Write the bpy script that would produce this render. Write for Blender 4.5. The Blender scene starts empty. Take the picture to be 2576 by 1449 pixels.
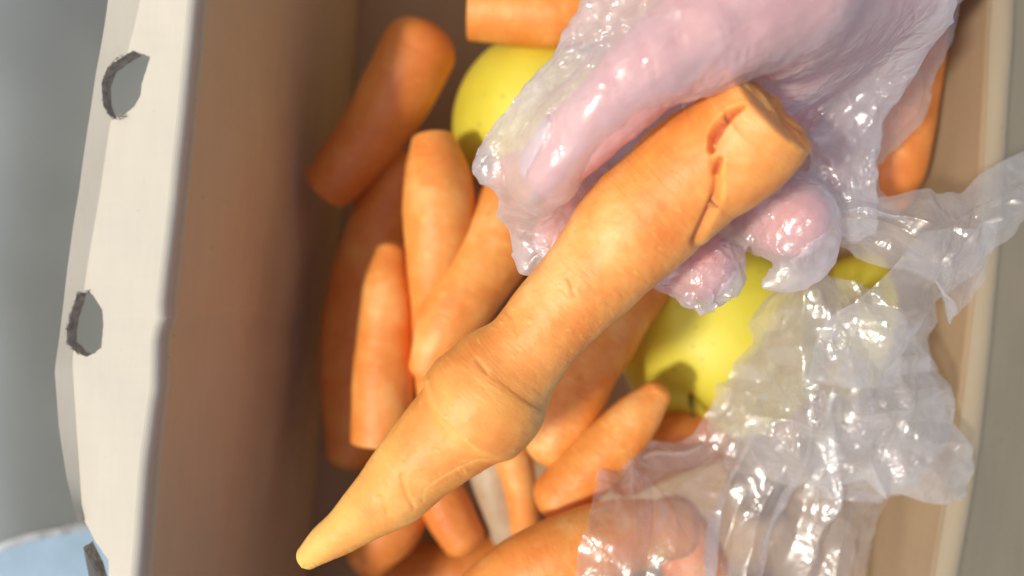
import bpy, bmesh, math, random
import numpy as np
from mathutils import Vector, Matrix
random.seed(7); rng = np.random.RandomState(7)
S = bpy.context.scene
C = S.collection
R = math.radians

# ------------------------------------------------------------------ camera, sky, sun, exposure
ZC, FP = 0.42, 1983.0                 # camera height over the box floor; focal length in picture units (picture 2576 wide)
cam_d = bpy.data.cameras.new('camera'); cam = bpy.data.objects.new('camera', cam_d); C.objects.link(cam)
cam.location = (0, 0, ZC); cam.rotation_euler = (0, 0, 0)
cam_d.sensor_width = 36; cam_d.lens = 36 * FP / 2576
cam_d.clip_start = 0.01; cam_d.clip_end = 100
cam_d.dof.use_dof = True; cam_d.dof.focus_distance = 0.212; cam_d.dof.aperture_fstop = 5.8
S.camera = cam
SUN = Vector((-0.62, -0.20, 1.0)).normalized()
w = bpy.data.worlds.new('World'); S.world = w; w.use_nodes = True
nt = w.node_tree; bg = nt.nodes['Background']
sky = nt.nodes.new('ShaderNodeTexSky'); sky.sky_type = 'NISHITA'; sky.sun_disc = False
sky.sun_elevation = math.asin(SUN.z); sky.sun_rotation = math.atan2(SUN.x, SUN.y)
sky.dust_density = 3.0
nt.links.new(sky.outputs[0], bg.inputs[0]); bg.inputs[1].default_value = 0.15
ld = bpy.data.lights.new('sun', 'SUN'); lo = bpy.data.objects.new('sun', ld); C.objects.link(lo)
ld.energy = 2.8; ld.angle = R(4.5); ld.color = (1.0, 0.93, 0.80)
lo.rotation_euler = SUN.to_track_quat('Z', 'Y').to_euler(); lo.location = SUN * 2
S.view_settings.view_transform = 'Standard'; S.view_settings.look = 'None'
S.view_settings.exposure = -0.08; S.view_settings.gamma = 1.0
S.cycles.transparent_max_bounces = 24; S.cycles.max_bounces = 10; S.cycles.diffuse_bounces = 5

# ------------------------------------------------------------------ helpers
def P(px, py, d):
    return np.array([(px - 1288) / FP * d, -(py - 724) / FP * d, ZC - d])

_perm = rng.permutation(256); _perm = np.concatenate([_perm, _perm, _perm])
_grad = rng.normal(size=(256, 3)); _grad /= np.linalg.norm(_grad, axis=1)[:, None]
def noise(p):
    p = np.asarray(p, float); i = np.floor(p).astype(int); f = p - i; i &= 255
    u = f * f * f * (f * (f * 6 - 15) + 10)
    out = 0
    for dx in (0, 1):
        for dy in (0, 1):
            for dz in (0, 1):
                h = _perm[_perm[_perm[(i[..., 0] + dx) & 255] + ((i[..., 1] + dy) & 255)] + ((i[..., 2] + dz) & 255)]
                g = _grad[h]
                v = g[..., 0] * (f[..., 0] - dx) + g[..., 1] * (f[..., 1] - dy) + g[..., 2] * (f[..., 2] - dz)
                wx = u[..., 0] if dx else 1 - u[..., 0]
                wy = u[..., 1] if dy else 1 - u[..., 1]
                wz = u[..., 2] if dz else 1 - u[..., 2]
                out = out + v * wx * wy * wz
    return out
def fbm(p, o=3):
    p = np.asarray(p, float); s = 0; a = 1
    for k in range(o):
        s = s + a * noise(p * 2 ** k + 17.3 * k); a *= .5
    return s
def ridge(p, o=4, warp=.5):
    """creased height field: sharp folds where the noise crosses zero"""
    p = np.asarray(p, float)
    p = p + warp * np.stack([noise(p * .7 + 5), noise(p * .7 + 31), noise(p * .7 + 77)], -1)
    s = 0; a = 1
    for k in range(o):
        s = s + a * (0.35 - np.abs(noise(p * 1.9 ** k + 9.1 * k))); a *= .52
    return s

def creases(x, y, K, smin, smax, ang, spread, seed, box_=None, soft=.06):
    """height of a crumpled film: many finite straight folds, each a |distance| ridge in a soft window"""
    r = np.random.RandomState(seed); h = np.zeros(np.shape(x)); x0, x1, y0, y1 = box_ or (x.min(), x.max(), y.min(), y.max())
    for k in range(K):
        s = smin * (smax / smin) ** (r.rand() ** 1.3); cx, cy = r.uniform(x0, x1), r.uniform(y0, y1)
        a = ang + r.normal() * spread; ca, sa = math.cos(a), math.sin(a)
        u = ((x - cx) * ca + (y - cy) * sa) / s; v = (-(x - cx) * sa + (y - cy) * ca) / s
        v = v + .15 * r.normal() * u * u
        wn = np.exp(-(u / 1.5) ** 2 - (v / .75) ** 2)
        h += s * r.choice([-1, 1, 1]) * r.uniform(.12, .34) * (.45 - np.sqrt(v * v + soft ** 2)) * wn
    return h
def relax(x, E, rest, target, nrm, iters, pull, smooth=0.0, over=1.5, floor_=None, up=.0):
    """let a film that has too much area for its shape buckle into folds (edge lengths are kept, the shape is followed)"""
    n = len(x); i, j = E[:, 0], E[:, 1]; deg = np.bincount(i, minlength=n) + np.bincount(j, minlength=n); deg = np.maximum(deg, 1)[:, None]
    prev = x.copy()
    for it in range(iters):
        vel = (x - prev) * .85; prev = x.copy(); x = x + vel
        x = x + pull * (target - x)
        for sub in range(2):
            dv = x[j] - x[i]; l = np.sqrt((dv * dv).sum(1)) + 1e-12; c = dv * (.5 * (l - rest) / l)[:, None]
            acc = np.stack([np.bincount(i, c[:, k], n) - np.bincount(j, c[:, k], n) for k in range(3)], 1)
            x = x + over * acc / deg * 1.0
        if smooth:
            av = np.stack([np.bincount(i, x[j, k], n) + np.bincount(j, x[i, k], n) for k in range(3)], 1) / deg
            x = x + smooth * (av - x)
        if floor_ is not None:
            h = ((x - target) * nrm).sum(1); lo = np.minimum(h - floor_, 0); x = x - nrm * lo[:, None]
    return x
def mesh_obj(name, verts, faces, mat, parent=None, smooth=True):
    me = bpy.data.meshes.new(name)
    me.from_pydata([tuple(v) for v in verts], [], faces); me.update()
    if smooth: me.polygons.foreach_set('use_smooth', [True] * len(me.polygons))
    if mat is not None: me.materials.append(mat)
    o = bpy.data.objects.new(name, me); C.objects.link(o)
    if parent is not None: o.parent = parent
    return o
def tag(o, label=None, cat=None, group=None, kind=None):
    if label: o['label'] = label
    if cat: o['category'] = cat
    if group: o['group'] = group
    if kind: o['kind'] = kind
    return o
def attr(o, name, vals):
    a = o.data.attributes.new(name, 'FLOAT', 'POINT'); a.data.foreach_set('value', np.asarray(vals, np.float32).ravel())
def grid_faces(nu, nv, closed=False):
    f = []
    for i in range(nu - 1):
        for j in range(nv if closed else nv - 1):
            j2 = (j + 1) % nv
            f.append((i * nv + j, i * nv + j2, (i + 1) * nv + j2, (i + 1) * nv + j))
    return f
def catmull(pts, n):
    pts = np.asarray(pts, float); m = len(pts)
    if m == 2: return pts[0] + (pts[1] - pts[0]) * np.linspace(0, 1, n)[:, None]
    seg = np.r_[0, np.cumsum(np.maximum(np.linalg.norm(np.diff(pts[:, :3], axis=0), axis=1), 1e-6))]
    T = np.linspace(0, seg[-1], n); tang = np.zeros_like(pts)
    for i in range(m):
        a, b = max(i - 1, 0), min(i + 1, m - 1)
        tang[i] = (pts[b] - pts[a]) / (seg[b] - seg[a])
    k = np.clip(np.searchsorted(seg, T, side='right') - 1, 0, m - 2)
    h = (seg[k + 1] - seg[k])[:, None]; t = ((T - seg[k]) / h[:, 0])[:, None]
    return ((2*t**3 - 3*t**2 + 1) * pts[k] + (t**3 - 2*t**2 + t) * h * tang[k]
            + (-2*t**3 + 3*t**2) * pts[k + 1] + (t**3 - t**2) * h * tang[k + 1])

# ------------------------------------------------------------------ materials
def newmat(name):
    m = bpy.data.materials.new(name); m.use_nodes = True
    return m, m.node_tree.nodes, m.node_tree.links, m.node_tree.nodes['Principled BSDF']
def nz(N, L, scale, detail=4, rough=.5, vec=None):
    n = N.new('ShaderNodeTexNoise'); n.inputs['Scale'].default_value = scale
    n.inputs['Detail'].default_value = detail; n.inputs['Roughness'].default_value = rough
    if vec is None:
        tc = N.new('ShaderNodeTexCoord'); vec = tc.outputs['Object']
    L.new(vec, n.inputs['Vector']); return n
def ramp(N, L, src, stops):
    r = N.new('ShaderNodeValToRGB'); L.new(src, r.inputs[0])
    els = r.color_ramp.elements
    while len(els) < len(stops): els.new(.5)
    for e, (p, c) in zip(els, stops): e.position = p; e.color = (*c, 1)
    return r.outputs[0]
def mixc(N, L, fac, a, b, mode='MIX'):
    m = N.new('ShaderNodeMix'); m.data_type = 'RGBA'; m.blend_type = mode
    for s, v in ((m.inputs[0], fac), (m.inputs[6], a), (m.inputs[7], b)):
        if hasattr(v, 'links'): L.new(v, s)
        elif isinstance(v, tuple): s.default_value = (*v, 1)
        else: s.default_value = v
    return m.outputs[2]
def bump(N, L, src, strength, dist, normal=None):
    b = N.new('ShaderNodeBump'); b.inputs['Strength'].default_value = strength; b.inputs['Distance'].default_value = dist
    L.new(src, b.inputs['Height'])
    if normal is not None: L.new(normal, b.inputs['Normal'])
    return b.outputs[0]

def carrot_mat(name, dark, mid, light, rough=.42, blotch=60, coat=.0):
    m, N, L, B = newmat(name)
    n1 = nz(N, L, blotch, 5, .6)
    col = ramp(N, L, n1.outputs[0], [(.30, dark), (.52, mid), (.72, light)])
    a = N.new('ShaderNodeAttribute'); a.attribute_name = 'along'      # rings and streaks run round the root
    cv = N.new('ShaderNodeCombineXYZ'); L.new(a.outputs['Fac'], cv.inputs[0])
    at = N.new('ShaderNodeAttribute'); at.attribute_name = 'around'; L.new(at.outputs['Fac'], cv.inputs[1])
    st = nz(N, L, 1.0, 6, .65, cv.outputs[0])
    ma = N.new('ShaderNodeMapRange'); L.new(st.outputs[0], ma.inputs[0])
    ma.inputs[1].default_value = .60; ma.inputs[2].default_value = .76; ma.inputs[3].default_value = 0; ma.inputs[4].default_value = .5
    col = mixc(N, L, ma.outputs[0], col, light)
    cr = N.new('ShaderNodeAttribute'); cr.attribute_name = 'crack'
    col = mixc(N, L, cr.outputs['Fac'], col, (.58, .13, .045))
    pl = N.new('ShaderNodeAttribute'); pl.attribute_name = 'pale'
    col = mixc(N, L, pl.outputs['Fac'], col, (.92, .54, .13))
    # small dirt specks
    sp = nz(N, L, 700, 2, .5); r = N.new('ShaderNodeMapRange'); L.new(sp.outputs[0], r.inputs[0])
    r.inputs[1].default_value = .74; r.inputs[2].default_value = .80; r.inputs[3].default_value = 0; r.inputs[4].default_value = .6
    col = mixc(N, L, r.outputs[0], col, (.35, .17, .07))
    L.new(col, B.inputs['Base Color'])
    B.inputs['Roughness'].default_value = rough
    B.inputs['Subsurface Weight'].default_value = .45
    B.inputs['Subsurface Radius'].default_value = (1.0, .45, .12)
    B.inputs['Subsurface Scale'].default_value = .006
    B.inputs['Specular IOR Level'].default_value = .45
    n3 = nz(N, L, 350, 6, .6)
    b1 = bump(N, L, st.outputs[0], .5, .0008); L.new(bump(N, L, n3.outputs[0], .40, .0007, b1), B.inputs['Normal'])
    return m
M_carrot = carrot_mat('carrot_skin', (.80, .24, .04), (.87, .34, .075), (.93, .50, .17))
M_carrot_shaded = carrot_mat('carrot_skin_shaded', (.72, .21, .04), (.78, .26, .055), (.84, .34, .09))  # darker copy of the carrot skin, shade painted into the colour
M_hero = carrot_mat('carrot_skin_pale', (.80, .23, .04), (.89, .37, .09), (.95, .56, .21), blotch=45)
M_pale = carrot_mat('pale_root_skin', (.42, .30, .18), (.50, .38, .25), (.62, .50, .36))

def apple_mat():
    m, N, L, B = newmat('apple_skin')
    n1 = nz(N, L, 25, 4)
    col = ramp(N, L, n1.outputs[0], [(.35, (.66, .58, .05)), (.65, (.78, .70, .08))])
    v = N.new('ShaderNodeTexVoronoi'); v.inputs['Scale'].default_value = 160
    tc = N.new('ShaderNodeTexCoord'); L.new(tc.outputs['Object'], v.inputs['Vector'])
    r = N.new('ShaderNodeMapRange'); L.new(v.outputs['Distance'], r.inputs[0])
    r.inputs[1].default_value = .07; r.inputs[2].default_value = .16; r.inputs[3].default_value = .8; r.inputs[4].default_value = 0
    k = nz(N, L, 40, 2); r2 = N.new('ShaderNodeMapRange'); L.new(k.outputs[0], r2.inputs[0])
    r2.inputs[1].default_value = .38; r2.inputs[2].default_value = .5
    mu = N.new('ShaderNodeMath'); mu.operation = 'MULTIPLY'; L.new(r.outputs[0], mu.inputs[0]); L.new(r2.outputs[0], mu.inputs[1])
    col = mixc(N, L, mu.outputs[0], col, (.36, .30, .05))
    L.new(col, B.inputs['Base Color']); B.inputs['Roughness'].default_value = .5
    B.inputs['Subsurface Weight'].default_value = .3; B.inputs['Subsurface Radius'].default_value = (.9, .8, .2); B.inputs['Subsurface Scale'].default_value = .006
    L.new(bump(N, L, nz(N, L, 90, 5).outputs[0], .15, .001), B.inputs['Normal'])
    return m
M_apple = apple_mat()

def simple(name, col, rough=.6, var=.12, scale=60, bs=.15, bd=.0005, sss=0):
    m, N, L, B = newmat(name)
    n = nz(N, L, scale, 6, .6)
    a = tuple(c * (1 - var) for c in col); b = tuple(min(1, c * (1 + var)) for c in col)
    L.new(ramp(N, L, n.outputs[0], [(.3, a), (.7, b)]), B.inputs['Base Color'])
    B.inputs['Roughness'].default_value = rough
    L.new(bump(N, L, nz(N, L, scale * 6, 4).outputs[0], bs, bd), B.inputs['Normal'])
    if sss:
        B.inputs['Subsurface Weight'].default_value = sss; B.inputs['Subsurface Radius'].default_value = (1, .4, .25); B.inputs['Subsurface Scale'].default_value = .006
    return m
def card_mat(name, col, specks=.5, spec_scale=500):
    m, N, L, B = newmat(name)
    tc = N.new('ShaderNodeTexCoord'); mp = N.new('ShaderNodeMapping'); L.new(tc.outputs['Object'], mp.inputs[0])
    mp.inputs['Scale'].default_value = (1, .18, 1)
    n = nz(N, L, 160, 6, .65, mp.outputs[0]); big = nz(N, L, 18, 3)
    a = tuple(c * .95 for c in col); b = tuple(min(1, c * 1.04) for c in col)
    c1 = ramp(N, L, n.outputs[0], [(.3, a), (.7, b)])
    c1 = mixc(N, L, .35, c1, ramp(N, L, big.outputs[0], [(.35, a), (.65, b)]))
    sp = nz(N, L, spec_scale, 3, .55); r = N.new('ShaderNodeMapRange'); L.new(sp.outputs[0], r.inputs[0])
    r.inputs[1].default_value = .68; r.inputs[2].default_value = .78; r.inputs[3].default_value = 0; r.inputs[4].default_value = specks
    c1 = mixc(N, L, r.outputs[0], c1, tuple(c * .45 for c in col))
    L.new(c1, B.inputs['Base Color']); B.inputs['Roughness'].default_value = .85
    fl = N.new('ShaderNodeTexWave'); fl.inputs['Scale'].default_value = 60; fl.bands_direction = 'Y'; fl.inputs['Distortion'].default_value = .4
    L.new(tc.outputs['Object'], fl.inputs['Vector'])
    b1 = bump(N, L, fl.outputs[0], .10, .0004)
    L.new(bump(N, L, n.outputs[0], .25, .0004, b1), B.inputs['Normal'])
    return m
M_card_in = card_mat('kraft_board_inside', (.68, .545, .33))
M_card_base = card_mat('shade_dark_kraft_base', (.46, .31, .18))  # kraft darkened to paint in the shade at the box bottom
M_card_flap = card_mat('sunlit_board_flap', (.60, .55, .44), .25)  # same board as the inside, sunlight put into a paler colour
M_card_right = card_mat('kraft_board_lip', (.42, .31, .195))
M_card_shaded = card_mat('shaded_board_flap', (.34, .275, .18), .55, 260)  # flap board again, its turned-away shade put into a darker colour
M_card_edge = simple('torn_board_edge', (.50, .46, .41), .95, .5, 500, .8, .001)
M_skin = simple('skin', (.78, .38, .34), .5, .10, 60, .3, .0006, .4)
M_nail = simple('nail', (.85, .58, .56), .3, .05, 60, .05, .0002, .3)
M_stem = simple('apple_stem', (.14, .11, .04), .8, .3, 500)
M_cloth = simple('grey_cloth', (.29, .315, .31), .9, .06, 8, .15, .001)
M_fray = simple('frayed_white_hem', (.75, .78, .80), .9, .1, 200, .5, .002)
M_blue = simple('blue_cloth', (.31, .43, .54), .9, .12, 30, .4, .002)

def film_mat(name, tint, haze, gloss, rough, sc, bs, ang):
    """thin cloudy polythene: lets light through, scatters a little, glints on its creases"""
    m = bpy.data.materials.new(name); m.use_nodes = True; N = m.node_tree.nodes; L = m.node_tree.links
    N.clear(); out = N.new('ShaderNodeOutputMaterial')
    tc = N.new('ShaderNodeTexCoord')
    hs = []
    for ang_, st, k in ((ang, .22, 1.0), (ang + 55, .35, .8), (ang - 40, .30, 1.9)):
        mp = N.new('ShaderNodeMapping'); L.new(tc.outputs['Object'], mp.inputs[0]); mp.vector_type = 'TEXTURE'
        mp.inputs['Rotation'].default_value = (0, 0, R(ang_)); mp.inputs['Scale'].default_value = (1 / st, 1, 1)
        n_ = nz(N, L, sc * k, 1, .4, mp.outputs[0]); n_.inputs['Distortion'].default_value = .6
        sb = N.new('ShaderNodeMath'); sb.operation = 'SUBTRACT'; L.new(n_.outputs[0], sb.inputs[0]); sb.inputs[1].default_value = .5
        ab = N.new('ShaderNodeMath'); ab.operation = 'ABSOLUTE'; L.new(sb.outputs[0], ab.inputs[0])
        dv_ = N.new('ShaderNodeMath'); dv_.operation = 'DIVIDE'; L.new(ab.outputs[0], dv_.inputs[0]); dv_.inputs[1].default_value = k
        hs.append(dv_.outputs[0])
    s1 = N.new('ShaderNodeMath'); L.new(hs[0], s1.inputs[0]); L.new(hs[1], s1.inputs[1])
    s2 = N.new('ShaderNodeMath'); L.new(s1.outputs[0], s2.inputs[0]); L.new(hs[2], s2.inputs[1])
    n1 = nz(N, L, 55, 2, .5)                                         # crinkled only here and there
    pm = N.new('ShaderNodeMapRange'); L.new(n1.outputs[0], pm.inputs[0]); pm.inputs[1].default_value = .40; pm.inputs[2].default_value = .62
    pm.inputs[3].default_value = .0
    mu = N.new('ShaderNodeMath'); mu.operation = 'MULTIPLY'; L.new(s2.outputs[0], mu.inputs[0]); L.new(pm.outputs[0], mu.inputs[1])
    nrm = bump(N, L, mu.outputs[0], bs, .0065)
    tr = N.new('ShaderNodeBsdfTransparent'); tr.inputs[0].default_value = (.97, .97, .98, 1)
    df = N.new('ShaderNodeBsdfDiffuse'); df.inputs[0].default_value = (*tint, 1); L.new(nrm, df.inputs['Normal'])
    tl = N.new('ShaderNodeBsdfTranslucent'); tl.inputs[0].default_value = (*tint, 1); L.new(nrm, tl.inputs['Normal'])
    sc_ = N.new('ShaderNodeMixShader'); sc_.inputs[0].default_value = .5; L.new(df.outputs[0], sc_.inputs[1]); L.new(tl.outputs[0], sc_.inputs[2])
    cl = nz(N, L, 45, 3, .5); mr = N.new('ShaderNodeMapRange'); L.new(cl.outputs[0], mr.inputs[0])
    mr.inputs[1].default_value = .3; mr.inputs[2].default_value = .7; mr.inputs[3].default_value = haze * .7; mr.inputs[4].default_value = haze * 1.4
    lw = N.new('ShaderNodeLayerWeight'); lw.inputs[0].default_value = .35                # more film along the line of sight where it turns edge on
    ma = N.new('ShaderNodeMath'); ma.operation = 'MULTIPLY_ADD'; L.new(lw.outputs['Facing'], ma.inputs[0]); ma.inputs[1].default_value = .35; L.new(mr.outputs[0], ma.inputs[2])
    m1 = N.new('ShaderNodeMixShader'); L.new(ma.outputs[0], m1.inputs[0]); L.new(tr.outputs[0], m1.inputs[1]); L.new(sc_.outputs[0], m1.inputs[2])
    gl = N.new('ShaderNodeBsdfGlossy'); gl.inputs['Roughness'].default_value = rough; gl.inputs[0].default_value = (1, 1, 1, 1); L.new(nrm, gl.inputs['Normal'])
    l2 = N.new('ShaderNodeLayerWeight'); l2.inputs[0].default_value = .5
    pw = N.new('ShaderNodeMath'); pw.operation = 'POWER'; L.new(l2.outputs['Facing'], pw.inputs[0]); pw.inputs[1].default_value = 3
    fr = N.new('ShaderNodeMath'); fr.operation = 'MULTIPLY_ADD'; L.new(pw.outputs[0], fr.inputs[0]); fr.inputs[1].default_value = .12; fr.inputs[2].default_value = gloss
    m2 = N.new('ShaderNodeMixShader'); L.new(fr.outputs[0], m2.inputs[0]); L.new(m1.outputs[0], m2.inputs[1]); L.new(gl.outputs[0], m2.inputs[2])
    L.new(m2.outputs[0], out.inputs[0]); return m
M_glove = film_mat('glove_film', (.94, .90, .90), .36, .095, .22, 220, .30, 45)
M_bag = film_mat('bag_film', (.93, .92, .90), .25, .095, .22, 200, .28, 80)

# ------------------------------------------------------------------ the setting below the box
gs = 2.0
floor = mesh_obj('ground', [(-gs, -gs, -.012), (gs, -gs, -.012), (gs, gs, -.012), (-gs, gs, -.012)], [(0, 1, 2, 3)],
                 simple('ground_concrete', (.33, .32, .30), .9, .15, 8, .4, .003)); tag(floor, kind='structure')

def draped(name, outline_fn, nu, nv, amp, mat, thick=.002):
    pts = []
    for i in range(nu):
        for j in range(nv):
            pts.append(outline_fn(i / (nu - 1), j / (nv - 1)))
    pts = np.array(pts)
    q = np.c_[pts[:, :2] * 14, np.zeros(len(pts))]
    pts[:, 2] += amp * (fbm(q, 2) + .4 * fbm(q * np.array([2.4, .4, 1]) + 4, 1))
    o = mesh_obj(name, pts, grid_faces(nu, nv), mat)
    md = o.modifiers.new('thickness', 'SOLIDIFY'); md.thickness = thick; md.offset = -1
    return o
# blue cloth under, grey cloth over it; both lie left of the box
A, Bp = P(-260, 1400, .41), P(205, 1302, .41)
def grey_fn(u, v):
    # v=0 the hem near the viewer's lower left, v=1 far past the top of the picture
    x = -.42 + (.285) * u
    hem = A[1] + (Bp[1] - A[1]) * (x - A[0]) / (Bp[0] - A[0]) + .0016 * math.sin(u * 40)
    t = min(1, max(0, (-.168 - x) / .085)); return (x, hem + (.55 - hem) * v, .004 + .052 * t * t * (3 - 2 * t))
grey = draped('grey_cloth', grey_fn, 90, 160, .006, M_cloth); tag(grey, 'grey cloth spread beside the box with a frayed white hem', 'cloth')
hv, hf = [], []
rr = random.Random(3)
for k in range(140):
    u = rr.random(); x, y, z = grey_fn(u, 0); z += .0015 + .006 * float(fbm(np.array([[x * 14, y * 14, 0]]), 3)[0]) + rr.uniform(0, .002)
    L_ = rr.uniform(.002, .005); a = rr.uniform(-.7, .7) + (-1.57 if rr.random() < .7 else .1); wv = rr.uniform(.0002, .0006)
    dx, dy = L_ * math.cos(a), L_ * math.sin(a); b = len(hv); nx, ny = -math.sin(a) * wv, math.cos(a) * wv
    hv += [(x - dx * .5 + nx, y - dy * .5 + ny, z), (x - dx * .5 - nx, y - dy * .5 - ny, z), (x + dx * .5, y + dy * .5, z - .001), (x - dx * .3, y - dy * .3, z + wv * 1.5)]
    hf += [(b, b + 1, b + 2), (b, b + 2, b + 3), (b + 1, b + 3, b + 2), (b, b + 3, b + 1)]
n0 = 90
base = len(hv)
for i in range(n0):
    x, y, z = grey_fn(i / (n0 - 1), 0)
    zz = z + .0005 + .006 * float(fbm(np.array([[x * 14, y * 14, 0]]), 3)[0])
    hv += [(x, y - .0012, zz - .0015), (x, y - .0002, zz + .0022), (x, y + .003, zz + .0018)]
for i in range(n0 - 1):
    for j in range(2):
        a = base + i * 3 + j; hf.append((a, a + 1, a + 4, a + 3))
fray = mesh_obj('hem', hv, hf, M_fray, grey)
blue = draped('blue_cloth', lambda u, v: (-.42 + .285 * u, -.45 + .40 * v, -.006), 70, 90, .006, M_blue)
tag(blue, 'light blue cloth showing at the lower left corner under the grey cloth', 'cloth')

# ------------------------------------------------------------------ cardboard box
box = bpy.data.objects.new('cardboard_box', None); C.objects.link(box); box.location = (.02, 0, 0)
tag(box, 'open brown cardboard box holding carrots and apples, its flaps folded outward', 'box')
bpy.context.view_layer.update()
def tobox(v): return [tuple(np.asarray(p) - np.array([.02, 0, 0])) for p in v]
ys = np.linspace(-700, 2200, 150)
def interp(pts, y):
    p = np.array(pts, float); return np.interp(y, p[:, 0], p[:, 1])
fold = [(-700, 560), (0, 492), (250, 470), (500, 444), (700, 422), (770, 414), (795, 419), (812, 410), (850, 399), (980, 396), (1010, 390), (1150, 374), (1449, 350), (2200, 290)]
crease = [(-700, 430), (0, 352), (325, 275), (700, 215), (900, 182), (1075, 194), (1275, 209), (1449, 240), (2200, 330)]
outer = [(-700, 400), (0, 272), (250, 232), (560, 185), (800, 152), (930, 138), (1070, 150), (1200, 170), (1304, 196), (1449, 223), (2200, 320)]
def curve_pts(c, d, ny=150):
    return np.array([P(interp(c, y), y, d) for y in ys])
DF = .235
T = .0055
fl_fold = curve_pts(fold, DF) - np.array([.0026, 0, 0]); fl_cr = curve_pts(crease, .2395); fl_out = curve_pts(outer, .2375)
# flap as a solid strip
cols = []
for k in range(9): cols.append(fl_fold + (fl_cr - fl_fold) * k / 8)
for k in range(1, 5): cols.append(fl_cr + (fl_out - fl_cr) * k / 4)
fil = []                                                # the board rolls over into the side panel
for k in range(6, 0, -1):
    a_ = k / 6 * math.pi / 2; q_ = fl_fold.copy(); q_[:, 0] += .0028 * math.sin(a_); q_[:, 2] -= .0028 * (1 - math.cos(a_)); fil.append(q_)
cols = np.array(fil + cols)
wob = fbm(np.stack([cols[..., 0] * 18, cols[..., 1] * 22, np.zeros(cols.shape[:2])], -1), 3) * .0016
cols[..., 2] += wob
nc, nr = cols.shape[:2]
top = cols.reshape(-1, 3); bot = top.copy(); bot[:, 2] -= T
V = np.concatenate([top, bot]); n_ = len(top); F = []
for i in range(nc - 1):
    for j in range(nr - 1):
        a, b, c, d = i * nr + j, i * nr + j + 1, (i + 1) * nr + j + 1, (i + 1) * nr + j
        F.append((a, b, c, d)); F.append((d + n_, c + n_, b + n_, a + n_))
ring = [(i * nr) for i in range(nc)] + [((nc - 1) * nr + j) for j in range(1, nr)] + [(i * nr + nr - 1) for i in range(nc - 2, -1, -1)] + [j for j in range(nr - 2, 0, -1)]
for a, b in zip(ring, ring[1:] + ring[:1]): F.append((a, b, b + n_, a + n_))
flap = mesh_obj('flap', tobox(V), F, M_card_flap, box); flap.data.materials.append(M_card_edge)
flap['label'] = 'sunlit left flap with ragged hand holes'
bm = bmesh.new(); bm.from_mesh(flap.data); bmesh.ops.recalc_face_normals(bm, faces=bm.faces); bm.to_mesh(flap.data); bm.free()
holes = [
    [(332, 125), (350, 132), (382, 144), (370, 180), (359, 210), (356, 240), (340, 268), (310, 288), (285, 297), (268, 284), (259, 260), (258, 210), (272, 168), (295, 148), (315, 133)],
    [(190, 738), (220, 732), (235, 748), (257, 778), (261, 815), (256, 874), (240, 887), (215, 897), (190, 890), (167, 864), (166, 838), (172, 800), (182, 768)],
    [(200, 1303), (215, 1318), (240, 1364), (262, 1390), (277, 1406), (277, 1470), (276, 1560), (262, 1590), (252, 1560), (243, 1470), (228, 1420), (213, 1370), (203, 1335)],
]
def cutter(poly):
    poly = np.array(poly, float); m = len(poly); fine = []
    for i in range(m):
        for k in range(9): fine.append(poly[i] + (poly[(i + 1) % m] - poly[i]) * k / 9)
    fine = np.array(fine); c = fine.mean(0); nv = len(fine)
    vs = []
    levels = np.linspace(.0045, -.008, 12)
    for li, dz in enumerate(levels):
        q = np.c_[fine * .09, np.full(nv, li * 1.3)]
        rag = 1 + .035 * fbm(q, 3)[:, None] + .02 * fbm(q * 3, 1)[:, None]
        p2 = c + (fine - c) * rag
        for x, y in p2:
            p = P(x, y, .2385); p = p.copy(); p[2] = ZC - .2385 + dz; vs.append(p)
    fs = []
    L_ = len(levels)
    for l in range(L_ - 1):
        for i in range(nv):
            j = (i + 1) % nv; fs.append((l * nv + i, l * nv + j, (l + 1) * nv + j, (l + 1) * nv + i))
    fs.append(tuple(range(nv))[::-1]); fs.append(tuple((L_ - 1) * nv + i for i in range(nv)))
    o = mesh_obj('cutter', tobox(vs), fs, M_card_edge, box)
    bm = bmesh.new(); bm.from_mesh(o.data); bmesh.ops.recalc_face_normals(bm, faces=bm.faces); bm.to_mesh(o.data); bm.free()
    return o
cuts = [cutter(h) for h in holes]
for c in cuts:
    md = flap.modifiers.new('hole', 'BOOLEAN'); md.operation = 'DIFFERENCE'; md.object = c; md.solver = 'EXACT'; md.material_mode = 'TRANSFER'
bpy.context.view_layer.update()
dg = bpy.context.evaluated_depsgraph_get()
me = bpy.data.meshes.new_from_object(flap.evaluated_get(dg)); flap.modifiers.clear(); flap.data = me
me.polygons.foreach_set('use_smooth', [False] * len(me.polygons))
for c in cuts: bpy.data.objects.remove(c)
# torn paper fibres round the holes
fv, ff = [], []
for h in holes:
    h = np.array(h, float); m = len(h)
    for k in range(110):
        i = rr.randrange(m); t = rr.random(); x, y = h[i] + (h[(i + 1) % m] - h[i]) * t
        c = h.mean(0); dn = (np.array([x, y]) - c); dn /= np.linalg.norm(dn)
        if dn[0] > -.1 or c[1] > 1200: continue
        off = rr.uniform(-5, 3); x += dn[0] * off; y += dn[1] * off
        tang = np.array([-dn[1], dn[0]]) * rr.uniform(2, 8); wd = dn * rr.uniform(.8, 2.6)
        d0 = .2375 + (rr.uniform(0, .003) if off < 0 else -.0002)
        b = len(fv)
        fv += [P(x - tang[0], y - tang[1], d0), P(x + wd[0], y + wd[1], d0 - .0004), P(x + tang[0], y + tang[1], d0 + .0004), P(x - wd[0], y - wd[1], d0 + .0006), P(x, y, d0 - .0012)]
        ff += [(b, b + 1, b + 4), (b + 1, b + 2, b + 4), (b + 2, b + 3, b + 4), (b + 3, b, b + 4)]
tf = mesh_obj('torn_fibre', tobox(fv), ff, simple('torn_fibre_paper', (.42, .39, .34), .95, .5, 400), box); tf['kind'] = 'stuff'

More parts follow.
